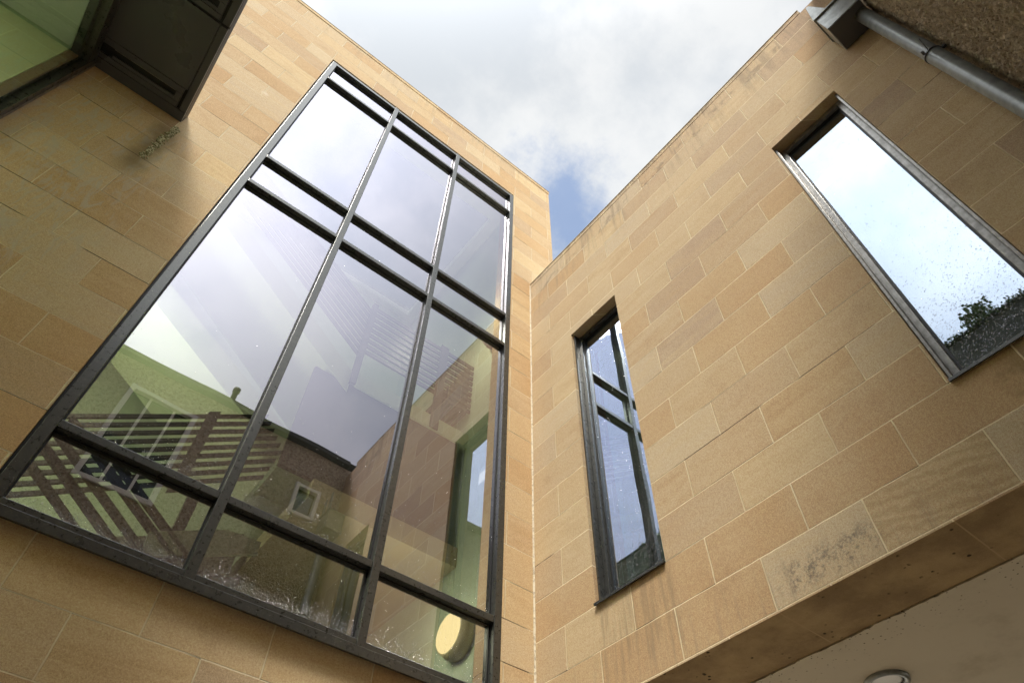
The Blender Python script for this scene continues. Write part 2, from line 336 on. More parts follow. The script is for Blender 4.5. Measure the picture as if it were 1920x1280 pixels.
M['tube'] = emit('fluorescent_tube', (1.0, 0.94, 0.82), 1.6)

# ------------------------------------------------------------------ ground
o = MB().box(-60, 40, -60, 60, -0.3, 0.0).build('ground', M['paving']); tag(o, kind='structure')

# ------------------------------------------------------------------ left sandstone wing (wall plane y = 0)
LW = thing('stone_building', (-2, 1.6, 0), 'tall sandstone block with the big gridded window and flat parapet', 'building')
wx0, wx1, wz0, wz1 = -3.255, -0.290, 3.425, 10.600
b = MB()
b.box(-9.0, wx0, 0, 0.30, 0, 11.56); b.box(wx1, 0.405, 0, 0.30, 0, 11.56)
b.box(wx0, wx1, 0, 0.30, 0, wz0); b.box(wx0, wx1, 0, 0.30, wz1, 11.56)
b.box(0.105, 0.405, 0.30, 3.6, 0, 11.56); b.box(-9.0, -8.7, 0.30, 3.6, 0, 11.56); b.box(-8.7, 0.105, 3.30, 3.6, 0, 11.56)
b.build('wall', M['stoneL'], LW)
b = MB(); b.box(-9.02, 0.412, -0.008, 0.36, 11.5605, 11.638, 0.004); b.build('coping', M['stoneL'], LW)
b = MB(); b.box(-9.03, 0.416, -0.012, 0.37, 11.6385, 11.652, 0.003); b.build('coping_cap', M['coping'], LW)
# roof with two openings for rooflights
b = MB(); b.box(-8.7, -4.2, 0.302, 3.298, 11.0, 11.2); b.box(-4.2, 0.10, 0.302, 0.7, 11.0, 11.2); b.box(-4.2, 0.10, 3.0, 3.298, 11.0, 11.2); b.box(-4.2, -3.9, 0.702, 2.998, 11.0, 11.2); b.box(-0.2, 0.10, 0.702, 2.998, 11.0, 11.2)
b.build('roof', M['whiteceil'], LW)
b = MB(); b.box(-3.898, -0.202, 0.704, 2.996, 11.1, 11.11); b.build('rooflight', M['rooflight'], LW)
# interior lining
b = MB(); b.box(-4.6, 0.05, 3.10, 3.29, 2.9, 10.99); b.box(-4.8, -4.602, 0.31, 3.29, 2.9, 10.99); b.box(-0.04, 0.10, 0.31, 3.095, 2.9, 10.99)
b.box(-4.6, wx0 - 0.001, 0.304, 0.34, 2.9, 10.99); b.box(wx0, wx1, 0.304, 0.34, 10.62, 10.99); b.box(wx0, wx1, 0.304, 0.34, 2.9, 3.40)
b.build('stairwell_lining', M['green'], LW)
b = MB(); b.box(-8.69, 0.10, 0.305, 3.295, 2.70, 2.895); b.build('floor_slab', M['tread'], LW)

# big window
WN = MB(); d0 = 0.0
fx0, fx1 = -3.238, -0.292
mull = (-2.272, -1.270); mw = 0.028
levels = ((3.470, 3.524), (3.981, 4.030), (6.995, 7.045), (7.524, 7.572), (9.994, 10.036), (10.508, 10.562))
FD = 0.105
WN.box(fx0, -3.176, d0, FD, 3.470, 10.562, 0.003); WN.box(-0.352, fx1, d0 - 0.004, FD, 3.470, 10.562, 0.003)
win = WN.build('window', M['frame'], LW); win['label'] = 'tall three by five pane window with dark frame'
for i, mx_ in enumerate(mull):
    MB().box(mx_ - mw, mx_ + mw, d0 - 0.004, FD, 3.466, 10.566, 0.003).build('mullion', M['frame'], win)
segs = ((-3.175, mull[0] - mw - 0.001), (mull[0] + mw + 0.001, mull[1] - mw - 0.001), (mull[1] + mw + 0.001, -0.353))
for z0, z1 in levels:
    b = MB()
    for a, c in segs: b.box(a, c, d0 + 0.002, FD, z0, z1, 0.003)
    b.build('transom', M['frame'], win)
# gaskets
b = MB()
gl = MB(); dp = MB()
cells = []
for a, c in segs:
    for k in range(len(levels) - 1):
        za, zb = levels[k][1], levels[k + 1][0]
        cells.append((a, c, za, zb))
        t = 0.009
        b.box(a, a + t, 0.044, 0.062, za, zb); b.box(c - t, c, 0.044, 0.062, za, zb); b.box(a + t, c - t, 0.044, 0.062, za, za + t); b.box(a + t, c - t, 0.044, 0.062, zb - t, zb)
        n0 = len(gl.b.verts); gl.box(a + 0.002, c - 0.002, 0.050, 0.060, za + 0.002, zb - 0.002); gl.b.verts.ensure_lookup_table()
        ta, tb = random.uniform(-0.0016, 0.0016), random.uniform(-0.0010, 0.0010)
        for v in list(gl.b.verts)[n0:]: v.co.y += ta * (v.co.x - (a + c) / 2) + tb * (v.co.z - (za + zb) / 2)
b.build('gasket', M['black'], win)
gl.b.normal_update()
for f in gl.b.faces: f.material_index = 0 if f.normal.y < -0.5 else 1
gl.build('glass', None, win, [M['glassL'], M['glassIn']])
# surround filling the gap behind the frame, sill and pressed flashing
b = MB(); b.box(wx0 + 0.001, fx0 - 0.001, 0.03, 0.12, wz0, wz1 - 0.001); b.box(fx0, fx1, 0.04, 0.12, 10.563, wz1 - 0.001); b.build('recess_trim', M['black'], win)
b = MB(); b.prism([(-0.060, 3.400), (-0.060, 3.452), (-0.052, 3.458), (0.10, 3.468), (0.10, 3.426), (-0.045, 3.426), (-0.045, 3.400)], 'x', -3.262, -0.290)
b.build('sill', M['frame'], win)

def droplets(name, parent, n, pos, rr, nrm):
    b = bmesh.new(); nrm = Vector(nrm); a = nrm.orthogonal().normalized(); c = nrm.cross(a)
    if abs(a.z) > abs(c.z): a, c = c, a
    for i in range(n):
        p, sc = pos(); p = Vector(p); r = rr * (0.45 + 0.9 * random.random() ** 2) * sc; el = 1.0 + 0.7 * random.random()
        ring = [b.verts.new(p + a * r * math.cos(t * PI / 3) + c * r * el * math.sin(t * PI / 3)) for t in range(6)]
        r2 = [b.verts.new(p + nrm * r * 0.45 + 0.6 * (a * r * math.cos(t * PI / 3) + c * r * el * math.sin(t * PI / 3))) for t in range(6)]
        top = b.verts.new(p + nrm * r * 0.62)
        for t in range(6):
            f = b.faces.new((ring[t], ring[(t+1) % 6], r2[(t+1) % 6], r2[t])); f.smooth = True
            f = b.faces.new((r2[t], r2[(t+1) % 6], top)); f.smooth = True
    me = bpy.data.meshes.new(name); b.to_mesh(me); b.free(); me.materials.append(M['drop'])
    o = bpy.data.objects.new(name, me); COL.objects.link(o); o.parent = parent
    q = parent
    while q.parent: q = q.parent
    o.location = (0, 0, 0); o['kind'] = 'stuff'; return o
def posL():
    while True:
        k = random.random()
        if k < 0.50: z = 3.53 + abs(random.gauss(0, 0.055))
        elif k < 0.70: z = 4.035 + abs(random.gauss(0, 0.09))
        elif k < 0.96: z = 3.53 + abs(random.gauss(0, 0.8))
        else: z = random.uniform(3.6, 8.0)
        x = random.uniform(-3.17, -0.36)
        for a, c, za, zb in cells:
            if a < x < c and za < z < zb: return (x, 0.0478, z), (1.0 if z < 5 else 0.8)
droplets('water_droplet', win, 5200, posL, 0.0025, (0, -1, 0))

# lower chase of the mineral joint in the inside corner
b = MB()
prev = None
zz = 3.357
b2 = bmesh.new(); last = None
while zz < 8.46:
    w = 0.010 + 0.003 * noise.noise(Vector((0, 3, zz * 9)))
    ring = [b2.verts.new(p) for p in ((-w - 0.001, -0.0005, zz), (-w * 0.5, -w * 0.5, zz), (-0.0005, -w - 0.001, zz))]
    if last:
        for i in range(2): b2.faces.new((last[i], last[i+1], ring[i+1], ring[i]))
    last = ring; zz += 0.02
me = bpy.data.meshes.new('sealant_joint'); b2.to_mesh(me); b2.free(); me.materials.append(M['sealant'])

# ------------------------------------------------------------------ staircase behind the big window
ST = thing('staircase', (-1.0, 1.6, 2.9), 'dark board-railed staircase seen through the big gridded window', 'staircase')
def board(b, x0, z0, x1, z1, y, h, th=0.022):
    b.prism([(x0, z0), (x1, z1), (x1, z1 + h), (x0, z0 + h)], 'y', y, y + th)
# upper landing and its flight
MB().box(-1.45, -0.045, 1.0, 3.09, 6.50, 6.68).build('landing', M['green'], ST)
MB().box(-1.50, -0.045, 1.0, 3.09, 5.06, 5.26).build('landing', M['tan'], ST)
def flight(xa, za, xb, zb, y0, y1, th=0.30, fm=None):
    b = MB(); b.prism([(xa, za), (xb, zb), (xb, zb - th), (xa, za - th)], 'y', y0, y1); return b.build('flight', fm or M['stairpale'], ST)
flight(-1.45, 6.68, -4.0, 8.60, 1.02, 1.95)
flight(-1.82, 5.60, -4.2, 7.104, 1.02, 1.95)
flight(-4.2, 3.95, -1.62, 5.26, 2.05, 3.05, 0.4, M['tread'])
MB().prism([(-4.2, 2.91), (-1.51, 2.91), (-1.51, 4.90), (-4.2, 3.54)], 'y', 2.08, 2.14).build('shade_screen', M['tread'], ST)  # added dark sheet standing in for the gloom below this flight
MB().box(-1.81, -0.16, 1.025, 1.065, 5.262, 6.498).build('shade_screen', M['timber'], ST)  # added dark sheet, blocks lamp light so the space below the landing stays dim
b = MB()
for i in range(9):
    z = 7.02 + i * 0.094
    board(b, -1.40, z, 0.0 - 0.045, z, 1.0, 0.046)
b.build('landing_railing', M['timber'], ST)
b = MB()
for i in range(9):
    z = 7.02 + i * 0.094
    b.box(-0.10, -0.075, 1.03, 2.0, z, z + 0.046)
b.build('landing_railing', M['timber'], ST)
b = MB()
for i in range(9):
    z = 6.93 + i * 0.094
    board(b, -3.3, z + 0.735 * 1.84, -1.46, z, 1.0, 0.050)
b.build('flight_railing', M['timber'], ST)
sl = 0.672
b = MB()
for i in range(9):
    zt = 5.640 - i * 0.0845; xe = min(-2.04 + 0.045 * i, -1.83) if i < 6 else -1.83 - 0.02 * (i - 5)
    board(b, -3.35, zt - (3.35 - 2.045) * sl - 0.042, xe, zt + (xe + 2.045) * sl - 0.042, 0.98, 0.036)
b.build('flight_railing', M['timber'], ST)
b = MB(); b.prism([(-2.47, 4.56), (-2.39, 4.61), (-2.39, 5.41), (-2.47, 5.36)], 'y', 0.955, 0.975); b.build('newel_post', M['timber'], ST); MB().box(-0.53, -0.43, 0.98, 0.998, 6.5, 7.85).build('newel_post', M['timber'], ST); MB().box(-1.46, -1.40, 0.98, 1.04, 6.5, 7.85).build('newel_post', M['timber'], ST)
b = MB()
for (px, pz) in ((-3.072, 4.301), (-3.071, 4.17), (-2.95, 4.10), (-2.90, 4.33), (-2.715, 4.295), (-3.05, 4.02)):
    x0 = px - 0.3; x1 = px + 0.75
    b.prism([(x0, pz + 0.3 * 0.66 + 0.02), (x1, pz - 0.75 * 0.66 + 0.02), (x1, pz - 0.75 * 0.66 - 0.022), (x0, pz + 0.3 * 0.66 - 0.022)], 'y', 0.6, 0.65)
b.build('flight_railing', M['timber'], ST)
b = MB(); b.prism([(-2.46, 3.86), (-1.83, 4.16), (-1.83, 4.25), (-2.06, 4.24), (-2.48, 4.02)], 'y', 0.60, 0.63); b.build('string_board', M['palebeam'], ST)
b = MB(); b.box(-2.36, -2.29, 0.68, 0.75, 2.9, 4.45); b.build('newel_post', M['timber'], ST)

# round lit wall lamp inside
WL = thing('wall_lamp', (-0.045, 0.82, 4.33), 'round cream glowing lamp behind the lowest right pane', 'lamp')
c0 = Vector((-0.045, 0.82, 4.33))
MB().tube([(c0, (-1, 0, 0), 0.175), (c0 + Vector((-0.06, 0, 0)), (-1, 0, 0), 0.185), (c0 + Vector((-0.13, 0, 0)), (-1, 0, 0), 0.165)], 40).build('body', M['tan'], WL)
MB().tube([(c0 + Vector((-0.1305, 0, 0)), (-1, 0, 0), 0.155), (c0 + Vector((-0.145, 0, 0)), (-1, 0, 0), 0.148), (c0 + Vector((-0.158, 0, 0)), (-1, 0, 0), 0.10)], 40).build('diffuser', M['lampglow'], WL)
def lamp_light(parent, p, e):
    ld = bpy.data.lights.new('lamp_light', 'POINT'); ld.energy = e; ld.color = (1.0, 0.92, 0.74); ld.shadow_soft_size = 0.12
    lo = bpy.data.objects.new('lamp_light', ld); COL.objects.link(lo); lo.parent = parent; lo.location = Vector(p) - Vector(parent['_b'])
lamp_light(WL, c0 + Vector((-0.6, 0, 0)), 8)
c1 = Vector((-0.045, 0.51, 7.92))
W2 = thing('wall_lamp', c1, 'small pale wall lamp high behind the right-hand column of panes', 'lamp')
MB().tube([(c1, (-1, 0, 0), 0.175), (c1 + Vector((-0.06, 0, 0)), (-1, 0, 0), 0.185), (c1 + Vector((-0.13, 0, 0)), (-1, 0, 0), 0.165)], 40).build('body', M['tread'], W2)
MB().tube([(c1 + Vector((-0.1305, 0, 0)), (-1, 0, 0), 0.155), (c1 + Vector((-0.145, 0, 0)), (-1, 0, 0), 0.148), (c1 + Vector((-0.158, 0, 0)), (-1, 0, 0), 0.10)], 40).build('diffuser', M['lampdim'], W2)
lamp_light(W2, c1 + Vector((-0.7, 0, 0)), 14)
c2 = Vector((-4.595, 1.50, 5.35))
W3 = thing('wall_lamp', c2, 'added unseen fill lamp on the far left stairwell wall', 'lamp')  # added out of view to brighten the stair undersides and back wall
MB().tube([(c2, (1, 0, 0), 0.175), (c2 + Vector((0.06, 0, 0)), (1, 0, 0), 0.185), (c2 + Vector((0.13, 0, 0)), (1, 0, 0), 0.165)], 40).build('body', M['tread'], W3)
MB().tube([(c2 + Vector((0.1305, 0, 0)), (1, 0, 0), 0.155), (c2 + Vector((0.158, 0, 0)), (1, 0, 0), 0.10)], 40).build('diffuser', M['lampglow'], W3)
lamp_light(W3, c2 + Vector((0.8, -0.9, -0.1)), 34)

# ------------------------------------------------------------------ right sandstone wing (wall plane x = 0)
RW = thing('stone_building', (1.6, -2.1, 3.357), 'lower sandstone wing overhanging a passage, with two narrow windows', 'building')
YE = -4.25
sw = (-1.209, -0.604, 3.955, 6.842); bw = (-3.608, -3.020, 3.955, 6.842)
b = MB()
T = 0.35; ZB = 3.360
b.box(0, T, sw[1], -0.002, ZB, 8.40); b.box(0, T, bw[1], sw[0], ZB, 8.40); b.box(0, T, YE, bw[0], ZB, 8.40)
for w in (sw, bw):
    b.box(0, T, w[0], w[1], ZB, w[2]); b.box(0, T, w[0], w[1], w[3], 8.40)
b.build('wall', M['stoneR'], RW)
b = MB(); b.box(-0.003, T + 0.02, -3.905, -0.002, 8.4005, 8.475, 0.003); b.build('coping', M['stoneR'], RW)
b = MB(); b.box(-0.008, T + 0.03, -3.907, -0.002, 8.4755, 8.490, 0.003); b.build('coping_cap', M['coping'], RW)
o = bpy.data.objects.new('sealant_joint', me); COL.objects.link(o); o.parent = RW; o.location = -Vector(RW['_b'])
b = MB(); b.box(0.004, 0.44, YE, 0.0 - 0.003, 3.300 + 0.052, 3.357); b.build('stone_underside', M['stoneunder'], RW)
# drip groove along the front of the underside
b = MB(); b.box(0.0, 0.003, YE, -0.003, 3.345, 3.3595); b.build('drip_edge', M['stoneR'], RW)
b = MB(); b.box(0.462, 6.0, YE, 2.5, 3.352, 3.45); b.build('ceiling', M['ceiling'], RW)
# ragged render edge
b2 = bmesh.new(); ys = [YE + i * 0.02 for i in range(int(4.25 / 0.02))]
pa = []
for y in ys:
    x = 0.442 + 0.016 * noise.noise(Vector((y * 7, 0, 1))) + 0.010 * noise.noise(Vector((y * 31, 5, 1)))
    pa.append((b2.verts.new((x, y, 3.3505)), b2.verts.new((0.56, y, 3.3495))))
for i in range(len(pa) - 1): b2.faces.new((pa[i][0], pa[i+1][0], pa[i+1][1], pa[i][1]))
r = bmesh.ops.extrude_face_region(b2, geom=list(b2.faces)); bmesh.ops.translate(b2, verts=[v for v in r['geom'] if isinstance(v, bmesh.types.BMVert)], vec=(0, 0, -0.006))
bmesh.ops.recalc_face_normals(b2, faces=list(b2.faces))
me = bpy.data.meshes.new('render_edge'); b2.to_mesh(me); b2.free(); me.materials.append(M['ceiling'])
o = bpy.data.objects.new('render_edge', me); COL.objects.link(o); o.parent = RW; o.location = -Vector(RW['_b'])
# interior shell
b = MB(); b.box(T + 0.002, 3.6, -0.45, -0.40 + 0.0, 3.50, 7.9); b.box(3.6, 3.7, YE, -0.40, 3.5, 7.9); b.box(T + 0.002, 3.6, YE, YE + 0.1, 3.5, 7.9)
b.box(T + 0.002, 0.37, sw[1] + 0.002, -0.452, 3.5, 7.9)
b.build('room_lining', M['green'], RW)
b = MB(); b.box(T + 0.002, 3.7, YE, -0.40, 7.902, 8.1); b.build('roof', M['whiteceil'], RW)
b = MB(); b.box(T + 0.002, 3.7, YE, -0.40, 3.452, 3.498); b.build('floor_slab', M['tread'], RW)
# passage walls under the wing
b = MB(); b.box(5.9, 6.1, YE, 0, 0, 3.35); b.build('passage_wall', M['stoneR'], RW)

def rwin(w, fxl, name_label, gm, n, seed):
    y0, y1, z0, z1 = w
    b = MB(); f = 0.044; xa, xb = 0.082, 0.15
    ya, yb = y0 + 0.012, y1 - 0.012
    b.box(xa, xb, ya, ya + f, z0 + 0.012, z1 - 0.012, 0.003); b.box(xa, xb, yb - f, yb, z0 + 0.012, z1 - 0.012, 0.003)
    b.box(xa + 0.002, xb, ya + f + 0.001, yb - f - 0.001, z1 - 0.012 - f, z1 - 0.012, 0.003); b.box(xa + 0.002, xb, ya + f + 0.001, yb - f - 0.001, z0 + 0.012, z0 + 0.04, 0.003)
    # jamb linings standing back from the stone
    b.box(0.030, 0.081, y0 + 0.003, y0 + 0.020, z0 + 0.012, z1 - 0.004, 0.002); b.box(0.030, 0.081, y1 - 0.020, y1 - 0.003, z0 + 0.012, z1 - 0.004, 0.002)
    wn = b.build('window', fxl, RW); wn['label'] = name_label
    b = MB(); i0, i1, k0, k1 = ya + f, yb - f, z0 + 0.04, z1 - 0.012 - f; t = 0.012
    b.box(0.112, 0.135, i0, i0 + t, k0, k1); b.box(0.112, 0.135, i1 - t, i1, k0, k1); b.box(0.112, 0.135, i0 + t, i1 - t, k1 - t, k1); b.box(0.112, 0.135, i0 + t, i1 - t, k0, k0 + 0.006)
    b.build('gasket', M['black'], wn)
    b = MB(); b.box(0.122, 0.132, i0 + 0.001, i1 - 0.001, k0 + 0.001, k1 - 0.001)
    for q in b.b.faces: q.material_index = 0 if q.calc_center_median().x < 0.1221 else 1
    b.build('glass', None, wn, [gm, M['glassIn']])
    MB().prism([(-0.022, z0 - 0.012), (-0.022, z0 + 0.006), (0.10, z0 + 0.012), (0.10, z0 + 0.001), (-0.014, z0 + 0.001), (-0.014, z0 - 0.012)], 'y', y0 + 0.002, y1 - 0.002).build('sill', M['frame'], wn)
    def pos():
        z = k0 + (min(abs(random.gauss(0, 0.42)), 2.6) if random.random() < 0.85 else random.uniform(0, k1 - k0))
        return (0.1218, random.uniform(i0 + t, i1 - t), min(z + 0.004, k1 - 0.02)), 1.0
    droplets('water_droplet', wn, n, pos, 0.0025, (-1, 0, 0))
    return wn
rwin(sw, M['frame'], 'narrower-looking window nearer the corner', M['glassR'], 2200, 1)
rwin(bw, M['greyalu'], 'tall window near the downpipe reflecting only sky', M['glassR'], 2600, 2)

# lights inside the right wing
for i, (x, z, ya, yb, lab) in enumerate(((0.95, 7.42, -3.95, -0.50, 'upper white strip light seen through both narrow windows'), (1.35, 6.32, -1.6, -0.50, 'lower white strip light seen through the window nearer the corner'))):
    t = thing('strip_light', (x, (ya + yb) / 2, z), lab, 'light', 'strip lights inside the right wing')
    MB().box(x - 0.06, x + 0.06, ya, yb, z + 0.021, z + 0.075, 0.004).build('housing', M['white'], t)
    MB().box(x - 0.05, x + 0.05, ya + 0.02, yb - 0.02, z, z + 0.020, 0.004).build('diffuser', M['tube'], t)

# recessed ceiling light under the overhang
CL = thing('ceiling_light', (0.969, -1.769, 3.345), 'round recessed metal-rimmed light in the passage ceiling', 'light')
lc = Vector((0.969, -1.769, 3.3518))
b = MB(); seg = 48
prof = ((0.118, 0.0), (0.118, -0.014), (0.104, -0.022), (0.088, -0.018), (0.086, -0.004))
rings = [[b.b.verts.new(lc + Vector((r * math.cos(2*PI*i/seg), r * math.sin(2*PI*i/seg), z))) for i in range(seg)] for r, z in prof]
for a, c in zip(rings, rings[1:]):
    for i in range(seg):
        f = b.b.faces.new((a[i], a[(i+1) % seg], c[(i+1) % seg], c[i])); f.smooth = True
b.build('rim', M['zinc'], CL)
MB().tube([(lc + Vector((0, 0, -0.0015)), (0, 0, -1), 0.0855), (lc + Vector((0, 0, -0.008)), (0, 0, -1), 0.07)], 40).build('lens', M['white'], CL)

# ------------------------------------------------------------------ harled building behind the camera (face y = -4.20)
HB = thing('harled_building', (-4, -6.5, 0), 'brown roughcast building seen at top right and mirrored in the big window', 'building')
HY = -4.20
wa = (-3.155, -2.250, 6.63, 8.14); wb = (-0.690, -0.335, 7.40, 7.87)
b = MB()
xs = [-12.0, wa[0], wa[1], wb[0], wb[1], 3.0]
b.box(-12, wa[0], -10, HY, 0, 8.55); b.box(wa[1], -1.50, -10, HY, 0, 8.55)
b.box(wa[0], wa[1], -10, HY, 0, wa[2]); b.box(wa[0], wa[1], -10, HY, wa[3], 8.55)
b.box(wa[0], wa[1], -10, HY - 0.16, wa[2], wa[3])
b.box(-1.5, wb[0], -10, HY, 0, 8.55); b.box(wb[1], 3.0, -10, HY, 0, 8.55)
b.box(wb[0], wb[1], -10, HY, 0, wb[2]); b.box(wb[0], wb[1], -10, HY, wb[3], 8.55); b.box(wb[0], wb[1], -10, HY - 0.12, wb[2], wb[3])
hw = b.build('wall', M['harl'], HB)
# rough modelled surface where the roughcast is seen close up
b2 = bmesh.new(); st = 0.0062; nx = int(1.05 / st); nz = int((7.32 - 3.7) / st); g0 = {}
for j in range(nz + 1):
    for i in range(nx + 1):
        x = -1.055 + i * st; z = 3.7 + j * st
        p = Vector((x, 0, z)); e = min(i, nx - i, j, nz - j) * st
        d = 0.5 + noise.noise(p * 44) + 0.6 * noise.noise(p * 92 + Vector((9, 1, 4)))
        d = max(0.0, d) * 0.021 + 0.006 * (0.5 + noise.noise(p * 11))
        g0[i, j] = b2.verts.new((x + 0.003 * noise.noise(p * 60), HY + 0.0015 + max(d, 0) * min(1, e / 0.03 + 0.02), z + 0.003 * noise.noise(p * 61 + Vector((3, 3, 3)))))
for j in range(nz):
    for i in range(nx):
        f = b2.faces.new([g0[k] for k in ((i, j+1), (i+1, j+1), (i+1, j), (i, j))]); f.smooth = True
me = bpy.data.meshes.new('roughcast_face'); b2.to_mesh(me); b2.free(); me.materials.append(M['harl'])
o = bpy.data.objects.new('roughcast_face', me); COL.objects.link(o); o.parent = HB; o.location = -Vector(HB['_b'])
b = MB(); b.box(-12, -0.02, HY - 0.02, HY + 0.09, 8.56, 8.64, 0.01); b.build('gutter', M['black'], HB)
b = MB(); b.prism([(HY + 0.05, 8.645), (-7.1, 9.7), (-10.05, 8.645)], 'x', -12, 3.0); b.build('roof', M['slate'], HB)
def hwin(w, bars_v, bars_z, fr, yoff):
    x0, x1, z0, z1 = w; y = HY - yoff
    b = MB(); b.box(x0 - 0.005, x0 + fr, y, y + 0.10, z0 - 0.005, z1 + 0.005, 0.004); b.box(x1 - fr, x1 + 0.005, y, y + 0.10, z0 - 0.005, z1 + 0.005, 0.004)
    b.box(x0 + fr, x1 - fr, y, y + 0.09, z1 - fr, z1 + 0.003, 0.004); b.box(x0 + fr, x1 - fr, y, y + 0.09, z0 - 0.003, z0 + fr, 0.004)
    for v in bars_v: b.box(v - 0.016, v + 0.016, y, y + 0.05, z0 + fr, z1 - fr)
    for v in bars_z: b.box(x0 + fr, x1 - fr, y + 0.002, y + 0.055, v - 0.022, v + 0.022)
    o = b.build('window', M['white'], HB)
    b = MB(); b.box(x0 + fr, x1 - fr, y + 0.01, y + 0.02, z0 + fr, z1 - fr)
    for q in b.b.faces: q.material_index = 0 if q.calc_center_median().y > y + 0.0199 else 1
    b.build('glass', None, o, [M['glassH'], M['black']])
hwin(wa, (-2.86, -2.54), (7.06,), 0.06, 0.06)
hwin(wb, (), (), 0.045, 0.05)
for x, z, h, r in ((-1.95, 8.66, 0.30, 0.055), (-4.6, 8.66, 0.42, 0.09), (-5.0, 8.66, 0.50, 0.09), (-5.4, 8.66, 0.42, 0.09), (-3.9, 8.66, 0.25, 0.05)):
    c = Vector((x, HY - 0.05, z - 0.06))
    MB().tube([(c, (0, 0, 1), r * 0.8), (c + Vector((0, 0, h)), (0, 0, 1), r * 0.7), (c + Vector((0, 0, h + 0.01)), (0, 0, 1), r), (c + Vector((0, 0, h + 0.07)), (0, 0, 1), r)], 16).build('chimney_pot', M['terracotta'], HB)

# downpipe with hopper
DP = thing('downpipe', (-0.13, -4.10, 0), 'weathered grey downpipe with square hopper beside the roughcast', 'downpipe')
px, py, pr = -0.130, -4.100, 0.052
b = MB(); b.tube([((px, py, 0.0), (0, 0, 1), pr), ((px, py, 7.22), (0, 0, 1), pr)], 40); b.build('pipe', M['zinc'], DP)
for z in (4.77,):
    MB().tube([((px, py, z - 0.028), (0, 0, 1), pr + 0.001), ((px, py, z - 0.026), (0, 0, 1), pr + 0.006), ((px, py, z + 0.0), (0, 0, 1), pr + 0.006), ((px, py, z + 0.002), (0, 0, 1), pr + 0.001)], 40).build('collar', M['zinc'], DP)
b = MB(); z = 6.04
b.tube([((px, py, z - 0.008), (0, 0, 1), pr + 0.004), ((px, py, z + 0.008), (0, 0, 1), pr + 0.004)], 40)
b.box(px - 0.075, px - 0.050, py + 0.030, py + 0.045, z - 0.008, z + 0.008); b.box(px - 0.16, px - 0.06, py + 0.005, py + 0.010, z - 0.003, z + 0.003); b.box(px - 0.01, px + 0.01, py - 0.10, py - 0.05, z - 0.008, z + 0.008)
b.build('clip', M['soffit'], DP)
b = MB()
b.prism([(-0.247, -4.150), (-0.004, -4.150), (-0.004, -3.873), (-0.247, -3.873)], 'z', 7.182, 7.452, 0.004)
b.box(-0.262, -0.003, -4.155, -3.862, 7.454, 7.474, 0.003)
hp = b.build('hopper', M['zinc'], DP)
b = MB(); b.box(-0.242, -0.008, -4.145, -3.878, 7.176, 7.1815); b.build('hopper_base', M['soffit'], DP)
b = MB()
b.prism([(-3.862, 7.476), (-3.905, 7.77), (-3.93, 7.77), (-3.985, 7.476)], 'x', -0.254, -0.236, 0.002)
b.prism([(-4.06, 7.476), (-4.075, 7.75), (-4.10, 7.75), (-4.13, 7.476)], 'x', -0.254, -0.236, 0.002)
b.build('spike', M['zinc'], DP)

# ------------------------------------------------------------------ canopy and glazed bay at the left
CN = thing('canopy', (-4.22, -1.3, 7.18), 'dark metal canopy soffit with slotted panels above the glazed bay', 'canopy')
zc = 7.181; x0, x1 = -4.60, -3.858
b = MB(); b.box(x0 - 3.4, x1, -2.8, -0.002, zc + 0.030, zc + 0.16, 0.003); b.build('slab', M['black'], CN)
def panel(ya, yb):
    # panel with raised rim, recessed seam and a deep slot running along x
    b = MB(); z0 = zc; z1 = zc + 0.029
    sy = ya + (yb - ya) * 0.16; s1 = sy + 0.075; sx0, sx1 = x0 + 0.05, x1 - 0.10
    b.box(x0, x1 - 0.046, ya, ya + 0.03, z0, z1, 0.003)
    b.box(x1 - 0.040, x1 - 0.001, ya, yb, z0, z1, 0.003)
    b.box(x0, x1 - 0.046, ya + 0.036, sy, z0, z1, 0.003); b.box(x0, x1 - 0.046, s1, yb - 0.006, z0, z1, 0.003)
    b.box(x0, sx0, sy + 0.0005, s1 - 0.0005, z0, z1, 0.002); b.box(sx1, x1 - 0.046, sy + 0.0005, s1 - 0.0005, z0, z1, 0.002)
    b.build('soffit_panel', M['soffit'], CN)
panel(-0.006 - 0.0, -0.72) if False else None
for ya, yb in ((-0.94, -0.10), (-1.80, -0.96), (-2.66, -1.82)):
    b = MB(); z0 = zc; z1 = zc + 0.029
    s0, s1 = yb - 0.135, yb - 0.045
    b.box(x1 - 0.058, x1 - 0.002, ya, yb, z0, z1, 0.003)
    X1 = x1 - 0.064
    b.box(x0, X1, ya, s0 - 0.06, z0, z1, 0.003)
    b.box(x0, X1 - 0.02, s0 - 0.054, s0, z0 + 0.004, z1, 0.003)
    b.box(x0, X1 - 0.02, s1, yb, z0 + 0.004, z1, 0.003)
    b.box(X1 - 0.07, X1 - 0.021, s0 + 0.001, s1 - 0.001, z0 + 0.004, z1, 0.002)
    b.build('soffit_panel', M['soffit'], CN)
    MB().box(x0 + 0.1, X1 - 0.072, s0 - 0.003, s0 + 0.002, z0 - 0.001, z0 + 0.004).build('slot_lip', M['greyalu'], CN)
    MB().box(x0 + 0.1, X1 - 0.072, s1 - 0.030, s1 - 0.001, z0 + 0.012, z0 + 0.024).build('slot_blade', M['soffit'], CN)
b = MB(); b.box(x0, x1 - 0.002, -0.096, -0.004, zc, zc + 0.029, 0.003); b.build('soffit_panel', M['soffit'], CN)

